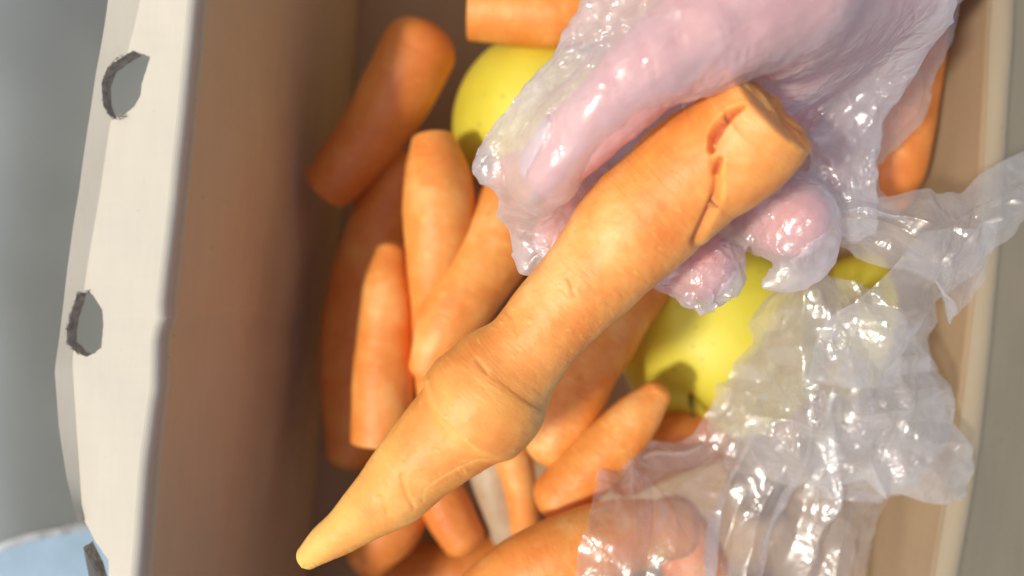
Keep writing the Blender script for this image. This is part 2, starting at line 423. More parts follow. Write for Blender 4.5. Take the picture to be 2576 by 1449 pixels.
def wall_from(topc, botc, name, mat, thick, bow=.003, seed=0, nk=40):
    vs = []
    for k in range(nk):
        t = k / (nk - 1); row = topc + (botc - topc) * t
        row = row.copy(); row[:, 0] += bow * fbm(np.c_[row[:, 1] * 9, row[:, 2] * 14, np.full(len(row), seed)], 3) * min(1, t * 6)
        vs.append(row)
    vs = np.concatenate(vs); o = mesh_obj(name, tobox(vs), grid_faces(nk, len(topc)), mat, box)
    md = o.modifiers.new('thickness', 'SOLIDIFY'); md.thickness = thick; md.offset = -1
    return o
lt = fl_fold.copy(); lt[:, 2] -= .0042; lt[:, 0] += .00285
lb = curve_pts(fold, DF); lb[:, 2] = .001; lb[:, 0] += .008
wl = wall_from(lt, lb, 'side_panel', M_card_in, .0035, seed=1); wl['label'] = 'shaded brown left side panel'
rfold = [(-700, 2555), (0, 2496), (300, 2480), (600, 2464), (850, 2440), (1100, 2412), (1300, 2378), (1449, 2352), (2200, 2250)]
DR = .275
rt = curve_pts(rfold, DR); rb = rt.copy(); rb[:, 2] = .001; rb[:, 0] -= .004
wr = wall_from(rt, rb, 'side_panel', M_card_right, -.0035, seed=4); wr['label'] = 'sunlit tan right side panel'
# right flap: rounded fold, then sloping away outward
rows = []
for k in range(34):
    if k < 8:
        a = k / 7 * R(78); dx, dz = .0035 * (1 - math.cos(a)) , .0035 * math.sin(a) 
        dx, dz = .0038 * math.sin(a * .9), .0022 * math.sin(a * 2) * .6
    else:
        t = (k - 8) / 25; dx = .0038 + .085 * t; dz = -.004 - .055 * t + .0
        if k == 8: dz = -.0015
    r = rt.copy(); r[:, 0] += dx; r[:, 2] += dz
    r[:, 2] += .0022 * fbm(np.c_[r[:, 0] * 16, r[:, 1] * 14, np.zeros(len(r))], 3) * min(1, k / 8)
    rows.append(r)
fr = mesh_obj('flap', tobox(np.concatenate(rows)), grid_faces(34, len(rt)), M_card_shaded, box)
fr['label'] = 'right flap sloping down in the shade'
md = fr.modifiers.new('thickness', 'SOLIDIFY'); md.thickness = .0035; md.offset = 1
# end panels and base
def slab(name, x0, x1, y0, y1, z0, z1, mat):
    v = [(x0, y0, z0), (x1, y0, z0), (x1, y1, z0), (x0, y1, z0), (x0, y0, z1), (x1, y0, z1), (x1, y1, z1), (x0, y1, z1)]
    o = mesh_obj(name, tobox(v), [(3, 2, 1, 0), (4, 5, 6, 7), (0, 1, 5, 4), (1, 2, 6, 5), (2, 3, 7, 6), (3, 0, 4, 7)], mat, box, False)
    b = o.modifiers.new('edge', 'BEVEL'); b.width = .001; b.segments = 2
    return o
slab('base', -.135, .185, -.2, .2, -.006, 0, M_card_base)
slab('end_panel', -.082, .172, .185, .189, .0005, .182, M_card_in)
slab('end_panel', -.118, .138, -.189, -.185, .0005, .182, M_card_in)

# ------------------------------------------------------------------ roots
def tube(name, pts, mat, nu=110, nv=56, lump=.035, ring_amp=.010, cut0=False, cut1=False, seed=0, flat=1.0, fine=0):
    """pts: (px, py, d, radius px). a root swept along a bent centre line"""
    q = []
    for px, py, d, r in pts:
        q.append([*P(px, py, d), r / FP * d])
    c = catmull(np.array(q), nu); pos, rad = c[:, :3], np.maximum(c[:, 3], .0004)
    tg = np.gradient(pos, axis=0); tg /= np.linalg.norm(tg, axis=1)[:, None]
    up = np.array([0, 0, 1.0]); s = np.cross(tg, up); s /= np.linalg.norm(s, axis=1)[:, None]; t2 = np.cross(s, tg)
    length = np.r_[0, np.cumsum(np.linalg.norm(np.diff(pos, axis=0), axis=1))]
    th = np.linspace(0, 2 * math.pi, nv, endpoint=False)
    rows, along, around = [], [], []
    def cap(idx, sign, cut):
        out = []
        r = rad[idx]; dep = r * (.22 if cut else .75); n = 9
        for k in range(n):
            a = (k + 1) / (n) * math.pi / 2
            if cut:
                rr_ = r * [.995, .98, .95, .88, .74, .55, .36, .17, .01][k]; ex = dep * [.12, .24, .34, .40, .42, .41, .40, .40, .40][k]
            else:
                rr_ = r * max(.01, math.cos(a)); ex = dep * math.sin(a)
            out.append((pos[idx] + sign * tg[idx] * ex, rr_))
        return out
    seq = []
    for p, r_ in reversed(cap(0, -1, cut0)): seq.append((p, r_, 0))
    for i in range(nu): seq.append((pos[i], rad[i], i))
    for p, r_ in cap(nu - 1, 1, cut1): seq.append((p, r_, nu - 1))
    for p, r_, i in seq:
        circ = np.cos(th)[:, None] * s[i] + np.sin(th)[:, None] * t2[i] * flat
        l = length[i] + (np.dot(p - pos[i], tg[i]))
        qq = (p + circ * r_) * 45 + seed * 3.7
        k = 1 + lump * 1.6 * fbm(qq, 2) + lump * .35 * fbm(qq * 3.5, 2)
        k = k + ring_amp * fbm(np.c_[np.full(nv, l * 320 + seed), np.cos(th) * .8, np.sin(th) * .8], 3)
        rows.append(p + circ * (r_ * k)[:, None]); along.append(np.full(nv, l * 420 + seed * 5)); around.append(np.cos(th) * 1.3 + np.sin(th * 1) * .9)
    V = np.concatenate(rows); F = [f[::-1] for f in grid_faces(len(rows), nv, True)]
    F.append(tuple(range(nv))); F.append(tuple((len(rows) - 1) * nv + j for j in range(nv))[::-1])
    o = mesh_obj(name, V, F, mat)
    attr(o, 'along', np.concatenate(along)); attr(o, 'around', np.concatenate(around))
    return o, V, len(rows), nv
def recentre(o):
    me = o.data; n = len(me.vertices); a = np.empty(n * 3); me.vertices.foreach_get('co', a); a = a.reshape(-1, 3)
    c = a.mean(0); me.vertices.foreach_set('co', (a - c).ravel()); o.location = c; me.update(); return o

hero_pts = [(1940, 290, .183, 134), (1895, 332, .186, 148), (1820, 390, .190, 152), (1755, 428, .193, 153), (1680, 495, .196, 150), (1590, 577, .198, 146), (1500, 680, .200, 128),
            (1388, 800, .201, 114), (1325, 880, .202, 113), (1270, 940, .203, 138), (1228, 995, .203, 153), (1190, 1035, .204, 150), (1162, 1063, .205, 131), (1120, 1100, .206, 121),
            (1055, 1160, .207, 108), (985, 1235, .209, 94), (930, 1280, .211, 76), (870, 1330, .213, 58), (815, 1368, .215, 46), (775, 1400, .217, 32)]
hero, HV, hr, hv_ = tube('held_carrot', hero_pts, M_hero, nu=420, nv=240, lump=.018, ring_amp=.010, cut0=True, seed=2)
# project, then carve the split and the overlapping ring
d = ZC - HV[:, 2]; qx = HV[:, 0] / d * FP + 1288; qy = -HV[:, 1] / d * FP + 724
Nrm = np.zeros_like(HV); hero.data.update()
tmp = np.empty(len(HV) * 3); hero.data.vertices.foreach_get('normal', tmp); Nrm = tmp.reshape(-1, 3)
facing = np.clip(Nrm[:, 2] * 2.0, 0, 1)
def seg_dist(x, y, pl):
    best = np.full(len(x), 1e9); par = np.zeros(len(x)); n = len(pl) - 1
    for i in range(n):
        a = np.array(pl[i], float); b = np.array(pl[i + 1], float); ab = b - a
        t = np.clip(((x - a[0]) * ab[0] + (y - a[1]) * ab[1]) / (ab @ ab), 0, 1)
        dd = np.hypot(x - a[0] - t * ab[0], y - a[1] - t * ab[1]); m = dd < best
        best = np.where(m, dd, best); par = np.where(m, (i + t) / n, par)
    return best, par
wq = np.c_[HV * 260]
jit = fbm(wq, 3) * 5
crack = np.zeros(len(HV)); pale = np.zeros(len(HV)); disp = np.zeros(len(HV))
d1, p1 = seg_dist(qx, qy, [(1872, 266), (1840, 283), (1812, 312), (1794, 345), (1788, 378)])
w1 = 4 + 12 * np.sin(np.clip(p1, 0, 1) ** .8 * 2.6)
k1 = np.clip((w1 - d1 + jit * .35) / 3, 0, 1); k1s = k1 * k1 * (3 - 2 * k1)
d2, p2 = seg_dist(qx, qy, [(1811, 402), (1805, 420), (1800, 438)])
k2 = np.clip((10 - d2 + jit * .4) / 5, 0, 1)
d3, p3 = seg_dist(qx, qy, [(1787, 385), (1798, 410), (1806, 450), (1803, 490), (1788, 530), (1768, 575), (1752, 610)])
k3 = np.exp(-(d3 / 11) ** 2)
disp -= .0036 * k1s + .0018 * k2 + .0022 * k3 * np.clip(p3 * 2.5, .3, 1)
rim = np.exp(-((d1 - w1 - 5) / 6) ** 2) * .5
disp += .0004 * rim
dj, pj = seg_dist(qx, qy, [(1782, 385), (1800, 395), (1818, 412), (1818, 440), (1812, 470), (1820, 500)])
disp += .0003 * np.exp(-(dj / 9) ** 2) * (1 + fbm(wq * 2, 2))
crack = np.clip(k1s + k2 * .9 + k3 * .25 * np.clip(p3 * 1.6, 0, 1), 0, 1) * facing
pale = np.clip(.22 * np.exp(-(dj / 10) ** 2) * (1 + 1.5 * fbm(wq, 2)), 0, .8)
# overlapping ring below the bulge
dr, pr = seg_dist(qx, qy, [(1072, 955), (1085, 1000), (1108, 1045), (1145, 1090), (1190, 1125), (1250, 1148), (1300, 1150)])
side = (qx - 1150) * .70 - (qy - 1075) * .71      # positive toward the bulge
up_ = side > -8
ridx = np.exp(-(dr / 7) ** 2)
disp += np.where(up_, .0006 * np.exp(-(dr / 14) ** 2), 0) * facing
disp -= .00035 * np.exp(-((dr - 5) / 6) ** 2) * np.where(up_, 0, 1) * facing
pale = np.maximum(pale, .30 * np.exp(-((dr - 2) / 4) ** 2))
end_ = np.clip((qx * .74 - qy * .67 - 1225) / 30, 0, 1)
disp += end_ * (.0012 * fbm(HV * 240, 3))
# fine scratch, nicks
d5, p5 = seg_dist(qx, qy, [(1066, 1262), (1067, 1232), (1095, 1210), (1150, 1178), (1190, 1160), (1228, 1154)])
disp -= .00008 * np.exp(-(d5 / 4) ** 2); pale = np.maximum(pale, .75 * np.exp(-(d5 / 3.0) ** 2))
d6, p6 = seg_dist(qx, qy, [(1376, 690), (1378, 665), (1388, 645)])
pale = np.maximum(pale, .5 * np.exp(-(d6 / 4) ** 2))
for a in ([(1010, 1195), (1020, 1240), (1040, 1275)], [(950, 1250), (975, 1290)], [(1265, 770), (1290, 800), (1300, 840)], [(1430, 700), (1445, 740)], [(1200, 905), (1225, 935)]):
    dd, pp = seg_dist(qx, qy, a); disp -= .0004 * np.exp(-(dd / 6) ** 2) * facing
for k in range(230):
    cx, cy = rng.uniform(800, 1950), 0
    i = rng.randint(len(HV)); cx, cy = qx[i], qy[i]; an = rng.uniform(.3, 1.3); ln = rng.uniform(3, 13)
    dd, pp = seg_dist(qx, qy, [(cx, cy), (cx + ln * math.cos(an), cy + ln * math.sin(an))])
    e = np.exp(-(dd / 2.0) ** 2) * facing; disp += rng.choice([-.00018, .00015]) * e; pale = np.maximum(pale, rng.choice([.2, .65]) * e)
# yellower flesh where the skin thins: bulge and tail
yel = 1.15 * np.clip(np.exp(-(((qx - 1180) / 120) ** 2 + ((qy - 1020) / 70) ** 2)) * .8 + np.clip((1150 - qx) / 350, 0, 1) * .95, 0, 1) * .75
pale = np.clip(np.maximum(pale, yel * (.75 + .9 * fbm(HV * 60, 2))), 0, 1)
HV2 = HV + Nrm * disp[:, None]
hero.data.vertices.foreach_set('co', HV2.ravel()); hero.data.update()
attr(hero, 'crack', crack); attr(hero, 'pale', pale)
recentre(hero)
tag(hero, 'long knobbly carrot with a split near its cut end, gripped by the gloved hand', 'carrot')

G = 'loose carrots heaped in the box'
def root(pts, label, mat=M_carrot, **k):
    o, V, nr_, nv_ = tube('carrot', pts, mat, **k)
    sd = k.get('seed', 0); rg = np.random.RandomState(sd); pale_ = np.zeros(len(V)); dsp = np.zeros(len(V)); cr_ = np.zeros(len(V))
    tp = np.empty(len(V) * 3); o.data.vertices.foreach_get('normal', tp); NN = tp.reshape(-1, 3)
    for q in range(46):                                   # nicks, root scars and scrapes
        c = V[rg.randint(len(V))]; ax_ = rg.normal(size=3); ax_ /= np.linalg.norm(ax_); ax_[2] *= .2; l_ = rg.uniform(.0006, .0030)
        dv_ = V - c; al_ = np.clip(dv_ @ ax_, -l_, l_); dd_ = np.linalg.norm(dv_ - al_[:, None] * ax_, axis=1); e = np.exp(-(dd_ / .0005) ** 2)
        dsp += rg.choice([-.0003, .0002]) * e; pale_ = np.maximum(pale_, rg.choice([.0, .45]) * e); cr_ = np.maximum(cr_, rg.choice([0, 0, .35]) * e)
    pale_ = np.clip(pale_ + .5 * np.clip(fbm(V * 38 + sd * 3, 2), 0, 1) * rg.uniform(.2, 1), 0, 1)
    o.data.vertices.foreach_set('co', (V + NN * dsp[:, None]).ravel()); o.data.update(); attr(o, 'pale', pale_); attr(o, 'crack', cr_); recentre(o); return tag(o, label, 'carrot', G)
# (px, py, depth, radius px)
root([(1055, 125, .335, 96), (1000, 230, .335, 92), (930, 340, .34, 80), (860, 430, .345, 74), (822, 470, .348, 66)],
     'stubby shaded carrot nearest the left wall of the box, near the top', M_carrot_shaded, cut1=True, seed=11)
root([(1185, 28, .315, 72), (1300, 35, .315, 76), (1420, 38, .315, 80), (1560, 20, .32, 78), (1700, 0, .325, 66)],
     'carrot lying crosswise at the very top, its blunt left end above the first yellow apple', M_carrot, cut0=True, seed=12)
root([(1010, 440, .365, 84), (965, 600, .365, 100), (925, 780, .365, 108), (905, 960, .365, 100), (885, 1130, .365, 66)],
     'thick shaded carrot standing behind the slim sunlit one along the left wall', M_carrot_shaded, seed=13)
root([(985, 640, .318, 42), (975, 720, .316, 62), (965, 880, .314, 72), (962, 1000, .312, 78), (955, 1110, .312, 72)],
     'slim straight sunlit carrot left of the held one, with a rounded upper tip', M_carrot, cut1=True, seed=14)
root([(1090, 350, .312, 54), (1098, 430, .310, 80), (1105, 530, .308, 92), (1098, 660, .308, 78), (1092, 780, .31, 58), (1085, 900, .312, 46), (1080, 990, .315, 36)],
     'upright sunlit carrot with a notched flat top just left of the glove', M_carrot, cut0=True, seed=15, lump=.05)
root([(1330, 470, .318, 104), (1265, 590, .312, 100), (1185, 720, .306, 90), (1120, 830, .302, 78), (1072, 925, .300, 46)],
     'carrot slanting from under the glove to a greenish pointed end beside the held carrot', M_carrot, seed=16)
root([(1625, 720, .318, 66), (1540, 830, .305, 74), (1478, 930, .298, 78), (1430, 1030, .294, 80), (1385, 1120, .292, 70)],
     'curved carrot directly right of the bulge of the held carrot', M_carrot, seed=17, lump=.05)
root([(1652, 992, .283, 38), (1610, 1040, .283, 58), (1540, 1115, .283, 68), (1470, 1190, .283, 74), (1405, 1255, .283, 72)],
     'smooth short carrot whose tip touches the big yellow apple', M_carrot, seed=18)
root([(1285, 1130, .33, 52), (1310, 1230, .33, 42), (1322, 1330, .332, 36), (1330, 1450, .335, 30)],
     'thin carrot running down beside the pale root', M_carrot, seed=19)
root([(1080, 1190, .335, 60), (1130, 1290, .335, 62), (1165, 1352, .335, 56)],
     'short shaded carrot end poking out below the middle of the held carrot', M_carrot_shaded, seed=20)
root([(1010, 1240, .34, 80), (970, 1330, .34, 86), (930, 1400, .34, 60)],
     'shaded orange carrot half hidden beneath the tail of the held one', M_carrot_shaded, seed=21)
root([(1190, 1530, .265, 80), (1310, 1450, .262, 96), (1430, 1392, .262, 100), (1560, 1350, .266, 92), (1700, 1330, .272, 70)],
     'fat carrot along the bottom of the picture, its right end under the clear bag', M_carrot, seed=22)
root([(2310, -10, .298, 76), (2288, 140, .294, 82), (2262, 300, .292, 84), (2240, 430, .294, 80), (2230, 500, .297, 56)],
     'shaded carrot standing against the right wall above the clear bag', M_carrot_shaded, seed=23)
root([(2165, 180, .30, 46), (2145, 300, .298, 50), (2130, 420, .296, 50)],
     'narrow carrot with a square cut end behind the butt of the held carrot', M_carrot, cut1=True, seed=24)
root([(1690, 1300, .33, 66), (1740, 1400, .33, 82), (1770, 1520, .33, 80)],
     'reddish carrot seen through the lower left of the clear bag', M_carrot_shaded, seed=25)
root([(1560, 1180, .335, 70), (1680, 1120, .335, 76), (1800, 1090, .335, 70)],
     'carrot under the left edge of the clear bag, below the big yellow apple', M_carrot_shaded, seed=26)
root([(1010, 1460, .385, 80), (1150, 1440, .385, 86), (1300, 1400, .385, 70)],
     'deepest carrot in the dark gap at the bottom of the heap', M_carrot_shaded, seed=29)
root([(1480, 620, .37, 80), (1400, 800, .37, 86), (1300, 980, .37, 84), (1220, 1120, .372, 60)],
     'carrot in the dark gap beneath the middle of the held carrot', M_carrot_shaded, seed=30)
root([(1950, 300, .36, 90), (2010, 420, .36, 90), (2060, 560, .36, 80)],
     'carrot in shadow below the gloved hand', M_carrot_shaded, seed=31)
pr_, *_ = tube('parsnip', [(1215, 1110, .34, 52), (1248, 1230, .34, 56), (1272, 1330, .342, 44), (1285, 1400, .345, 20)], M_pale, seed=40)
recentre(pr_); tag(pr_, 'pale beige parsnip wedged beside the thin carrot below the held one', 'parsnip')

# ------------------------------------------------------------------ apples
def apple(px, py, d, rpx, axis, label, seed):
    c = P(px, py, d); r = rpx / FP * d
    root_ = bpy.data.objects.new('yellow_apple', None); C.objects.link(root_); root_.location = c
    nu, nv = 90, 120; V = []
    for i in range(nu):
        ph = math.pi * i / (nu - 1)
        for j in range(nv):
            t = 2 * math.pi * j / nv
            rad = 1 - .30 * math.exp(-(ph / .33) ** 2) - .18 * math.exp(-((math.pi - ph) / .28) ** 2) + .02 * math.cos(5 * t) * (ph / math.pi) ** 2
            rad *= 1 - .06 * (ph / math.pi)
            V.append((rad * math.sin(ph) * math.cos(t), rad * math.sin(ph) * math.sin(t), rad * math.cos(ph)))
    V = np.array(V); V *= (1 + .03 * fbm(V * 1.5 + seed, 2))[:, None]
    q = Vector(axis).to_track_quat('Z', 'Y').to_matrix(); V = V @ np.array(q).T * r
    o = mesh_obj('skin', V, [f[::-1] for f in grid_faces(nu, nv, True)], M_apple, root_)
    # stem
    sv, sf = [], []
    for i in range(9):
        t = i / 8; rr_ = (.026 - .010 * t) * (1.5 if i == 8 else 1)
        for j in range(8):
            a = j * math.pi / 4; sv.append((rr_ * math.cos(a) + .12 * t * t, rr_ * math.sin(a), .62 + .26 * t))
    sv = np.array(sv) @ np.array(q).T * r
    sf = [f[::-1] for f in grid_faces(9, 8, True)] + [tuple(range(64, 72))]
    mesh_obj('stem', sv, sf, M_stem, root_)
    return tag(root_, label, 'apple', 'yellow apples among the carrots')
apple(1815, 845, .343, 262, (-.45, -.62, .38), 'large bright yellow apple right of the held carrot, partly under the clear bag', 1)
apple(1362, 318, .352, 232, (.3, .9, -.3), 'yellow apple at the top showing between the crosswise carrot and the glove', 2)
apple(2215, 820, .36, 205, (.6, -.5, -.5), 'yellow apple veiled by the clear bag against the right wall', 3)

# ------------------------------------------------------------------ hand and glove
def capsule_mesh(chains, ball=14):
    """chains: lists of (px,py,d,rpx). returns verts, faces of overlapping closed hulls for a voxel union"""
    V, F = [], []
    def add(rows):
        b = len(V); n = len(rows[0])
        for r in rows: V.extend([tuple(p) for p in r])
        for i in range(len(rows) - 1):
            for j in range(n): F.append((b + i * n + j, b + (i + 1) * n + j, b + (i + 1) * n + (j + 1) % n, b + i * n + (j + 1) % n))
        F.append(tuple(b + j for j in range(n))); F.append(tuple(b + (len(rows) - 1) * n + j for j in range(n))[::-1])
    for ch in chains:
        fl = 1.0
        if isinstance(ch, dict): fl = ch['flat']; ch = ch['pts']
        q = np.array([[*P(x, y, d), r / FP * d] for x, y, d, r in ch]); c = catmull(q, 14 * (len(ch) - 1) + 2)
        pos, rad = c[:, :3], np.maximum(c[:, 3], .0008); tg = np.gradient(pos, axis=0); tg /= np.linalg.norm(tg, axis=1)[:, None]
        rows = []; n = 20; th = np.linspace(0, 2 * math.pi, n, endpoint=False)
        def ringat(p, t, r):
            s = np.cross(t, (0, 0, 1.0)); ls = np.linalg.norm(s); s = s / ls if ls > 1e-3 else np.array([1.0, 0, 0]); u = np.cross(s, t)
            return p + (np.cos(th)[:, None] * s + np.sin(th)[:, None] * u * fl) * r
        for k in range(6, 0, -1):
            a = k / 6.4 * math.pi / 2; rows.append(ringat(pos[0] - tg[0] * rad[0] * math.sin(a), tg[0], rad[0] * math.cos(a)))
        for p, t, r in zip(pos, tg, rad): rows.append(ringat(p, t, r))
        for k in range(1, 7):
            a = k / 6.4 * math.pi / 2; rows.append(ringat(pos[-1] + tg[-1] * rad[-1] * math.sin(a), tg[-1], rad[-1] * math.cos(a)))
        add(rows)
    return V, F
def union(name, chains, voxel, smooth, mat, sub=0):
    V, F = capsule_mesh(chains); o = mesh_obj(name, V, F, mat)
    m = o.modifiers.new('r', 'REMESH'); m.mode = 'VOXEL'; m.voxel_size = voxel
    m = o.modifiers.new('s', 'SMOOTH'); m.iterations = smooth; m.factor = .6
    if sub:
        m = o.modifiers.new('u', 'SUBSURF'); m.levels = m.render_levels = sub
    bpy.context.view_layer.update(); dg = bpy.context.evaluated_depsgraph_get()
    me = bpy.data.meshes.new_from_object(o.evaluated_get(dg)); o.modifiers.clear(); old = o.data; o.data = me; me.name = name
    bpy.data.meshes.remove(old); me.polygons.foreach_set('use_smooth', [True] * len(me.polygons))
    if not me.materials: me.materials.append(mat)
    return o
thumb = [(1960, -40, .185, 190), (1800, 60, .180, 150), (1650, 160, .178, 112), (1545, 265, .180, 98), (1450, 350, .186, 92), (1385, 420, .190, 80)]
index = [(1850, 180, .235, 120), (1680, 330, .236, 92), (1540, 440, .228, 78), (1440, 530, .220, 72), (1395, 590, .216, 60)]
middle = [(1880, 200, .24, 110), (1680, 420, .25, 88), (1660, 550, .25, 92), (1700, 630, .240, 96), (1762, 668, .230, 92)]
ring_ = [(2000, 160, .24, 110), (1850, 340, .25, 88), (1880, 460, .25, 90), (1930, 520, .240, 98), (1992, 552, .229, 96)]
pinky = [(2060, 130, .245, 95), (1990, 290, .262, 70), (2000, 380, .268, 66), (2050, 430, .262, 62), (2085, 450, .254, 54)]
palm = [(2300, -230, .27, 230), (2100, -60, .237, 230), (1950, 90, .222, 190), (1850, 200, .236, 140)]
heel = [(2650, -700, .33, 300), (2360, -330, .28, 270), (2110, -80, .225, 230), (1950, 0, .194, 196)]
knuck = [(1850, 180, .24, 110), (1980, 150, .243, 115), (2080, 110, .245, 110)]
hand = union('person', [heel, palm, thumb, index, middle, ring_, pinky, knuck], .0011, 10, M_skin)
hme = hand.data; n = len(hme.vertices); a = np.empty(n * 3); hme.vertices.foreach_get('co', a); a = a.reshape(-1, 3)
nn = np.empty(n * 3); hme.vertices.foreach_get('normal', nn); nn = nn.reshape(-1, 3)
_d = ZC - a[:, 2]; _x = a[:, 0] / _d * FP + 1288; _y = -a[:, 1] / _d * FP + 724
dent = sum(np.exp(-((_x - cx) / 42) ** 2 - ((_y - cy) / 38) ** 2) for cx, cy in ((1722, 88), (1765, 195), (1880, 60)))
a = a + nn * (-.0028 * dent * (nn[:, 2] > 0) + .0007 * fbm(a * 60, 3) - .0003 * np.exp(-(noise(a * 330) / .12) ** 2))[:, None]
hc = P(1900, 200, .2); hme.vertices.foreach_set('co', (a - hc).ravel()); hme.update(); hand.location = hc
tag(hand, 'hand in a clear plastic glove reaching in from the top to grip the long carrot', 'person')
# finger nails, laid on the outer side of the finger tips
from mathutils.bvhtree import BVHTree
bvh = BVHTree.FromPolygons([tuple(v.co) for v in hme.vertices], [tuple(p.vertices) for p in hme.polygons])
def nail(px, py, dd, out, along, w_, l_):
    c = Vector(P(px, py, dd) - hc); out = Vector(out).normalized()
    hit, nor, _, _ = bvh.ray_cast(c + out * .06, -out)
    if hit is None: return
    al = Vector(along); al = (al - nor * al.dot(nor)).normalized(); sd = nor.cross(al); V = []
    for i in range(9):
        for j in range(9):
            u = (i / 8 - .5) * 2; v = (j / 8 - .5) * 2
            p = hit + sd * (u * w_ * math.sqrt(max(.2, 1 - .4 * v * v))) + al * (v * l_)
            q, n_, _, _ = bvh.find_nearest(p); V.append(q + n_ * .0004)
    o = mesh_obj('nail', V, grid_faces(9, 9), M_nail, hand); md = o.modifiers.new('t', 'SOLIDIFY'); md.thickness = .0004; md.offset = 0
nail(1778, 640, .228, (.5, -.8, .1), (.3, -.1, .6), .0055, .0065)
nail(1990, 545, .226, (.5, -.8, .1), (.3, -.1, .6), .0055, .0065)
nail(2085, 450, .254, (.7, -.6, .1), (.3, -.1, .6), .0045, .0055)
nail(1395, 590, .216, (-.3, -.9, .2), (-.6, -.3, .2), .0045, .0055)
nail(1385, 420, .190, (-.7, .6, .35), (-.6, -.6, -.3), .0070, .0085)

def grow(ch, k, add=0, dz=0): return [(x, y, d_ + dz, r * k + add) for x, y, d_, r in ch]
g_ch = [grow(heel, 1.05, 6), grow(palm, 1.05, 6), grow(thumb, 1.06, 12), grow(index, 1.06, 12), grow(middle, 1.08, 10), grow(ring_, 1.08, 10), grow(pinky, 1.1, 12), grow(knuck, 1.06, 8),
        # loose empty film: past the thumb, the finger tips and along the outer side
        {'flat': .35, 'pts': [(1560, 150, .186, 110), (1440, 240, .190, 110), (1330, 340, .193, 105), (1262, 400, .195, 84)]},
        {'flat': .30, 'pts': [(1700, 20, .182, 170), (1560, 60, .186, 140), (1470, 120, .19, 85)]},
        {'flat': .35, 'pts': [(1330, 480, .2, 80), (1335, 570, .212, 66), (1325, 650, .214, 46), (1300, 715, .215, 20)]},
        {'flat': .45, 'pts': [(1780, 650, .228, 98), (1775, 710, .224, 94), (1772, 758, .221, 62), (1772, 800, .222, 18)]},
        {'flat': .40, 'pts': [(1700, 690, .224, 44), (1645, 722, .226, 26), (1618, 740, .227, 12)]},
        {'flat': .45, 'pts': [(2000, 550, .227, 106), (2015, 630, .224, 98), (1985, 690, .225, 60), (1930, 712, .226, 26)]},
        {'flat': .30, 'pts': [(2080, 120, .23, 120), (2120, 280, .235, 110), (2130, 420, .24, 90), (2150, 540, .24, 70)]},
        {'flat': .30, 'pts': [(2250, 40, .215, 150), (2150, 200, .235, 130), (2060, 330, .245, 110)]}]
glove = union('glove', g_ch, .0024, 3, M_glove, 0)
ax = np.array([.68, .68, .1]); ax /= np.linalg.norm(ax)
for stage in range(3):
    if stage:
        md = glove.modifiers.new('u', 'SUBSURF'); md.levels = md.render_levels = 1
        bpy.context.view_layer.update(); dg = bpy.context.evaluated_depsgraph_get()
        me = bpy.data.meshes.new_from_object(glove.evaluated_get(dg)); glove.modifiers.clear(); glove.data = me
    gm = glove.data; n = len(gm.vertices); a = np.empty(n * 3); gm.vertices.foreach_get('co', a); a = a.reshape(-1, 3)
    nn = np.empty(n * 3); gm.vertices.foreach_get('normal', nn); nn = nn.reshape(-1, 3)
    dd = ZC - a[:, 2]; gx = a[:, 0] / dd * FP + 1288; gy = -a[:, 1] / dd * FP + 724
    calm = np.clip((gx - 1750) / 350, 0, 1) * np.clip((420 - gy) / 200, 0, 1)      # calmer film over the heel of the hand
    ne = len(gm.edges); E = np.empty(ne * 2, np.int32); gm.edges.foreach_get('vertices', E); E = E.reshape(-1, 2)
    ev = a[E[:, 1]] - a[E[:, 0]]; el = np.linalg.norm(ev, axis=1) + 1e-9; cm = calm[E[:, 0]]; cosx = np.abs(ev @ ax) / el
    if stage == 0:
        rest = el * (1 + (.10 + .16 * (1 - cosx)) * (1 - .8 * cm))
        a = relax(a + nn * (.0020 * fbm(a * 55, 2) * (1 - .7 * calm))[:, None], E, rest, a, nn, 50, .012, .02, floor_=-.0003)
    elif stage == 1:
        wx, wy = a[:, 0] + .3 * a[:, 2], a[:, 1] + .2 * a[:, 2]
        h = creases(wx, wy, 120, .007, .026, math.atan2(.7, .7), .5, 5, (-.03, .125, -.045, .085)) * (1 - .7 * calm)
        b = a + nn * (h * .85 + .0005 * fbm(a * 160, 2))[:, None]
        a = relax(b, E, el * (1 + .05 * (1 - .8 * cm)), b.copy(), nn, 18, .03, .01)
    else:
        wx, wy = a[:, 0] + .3 * a[:, 2], a[:, 1] + .2 * a[:, 2]; bx = (-.03, .125, -.045, .085)
        patch = np.clip(.55 + 2.2 * noise(a * 60), .1, 1.3) * (1 - .7 * calm)
        h = creases(wx, wy, 240, .005, .020, math.atan2(.7, .7), .5, 15, bx, .015) + creases(wx, wy, 200, .002, .006, math.atan2(.7, .7), 1.3, 16, bx, .04)
        b = a + nn * (h * .95 * patch + .00008 * fbm(a * 420, 2))[:, None]
        a = relax(b, E, el * (1 + .012 * (1 - .8 * cm)), b.copy(), nn, 5, .03, .0)
    gm.vertices.foreach_set('co', a.ravel()); gm.update()
gm.polygons.foreach_set('use_smooth', [True] * len(gm.polygons))
gm.vertices.foreach_set('co', (a - hc).ravel()); gm.update(); glove.parent = hand
if not gm.materials: gm.materials.append(M_glove)
print('glove verts', len(gm.vertices))

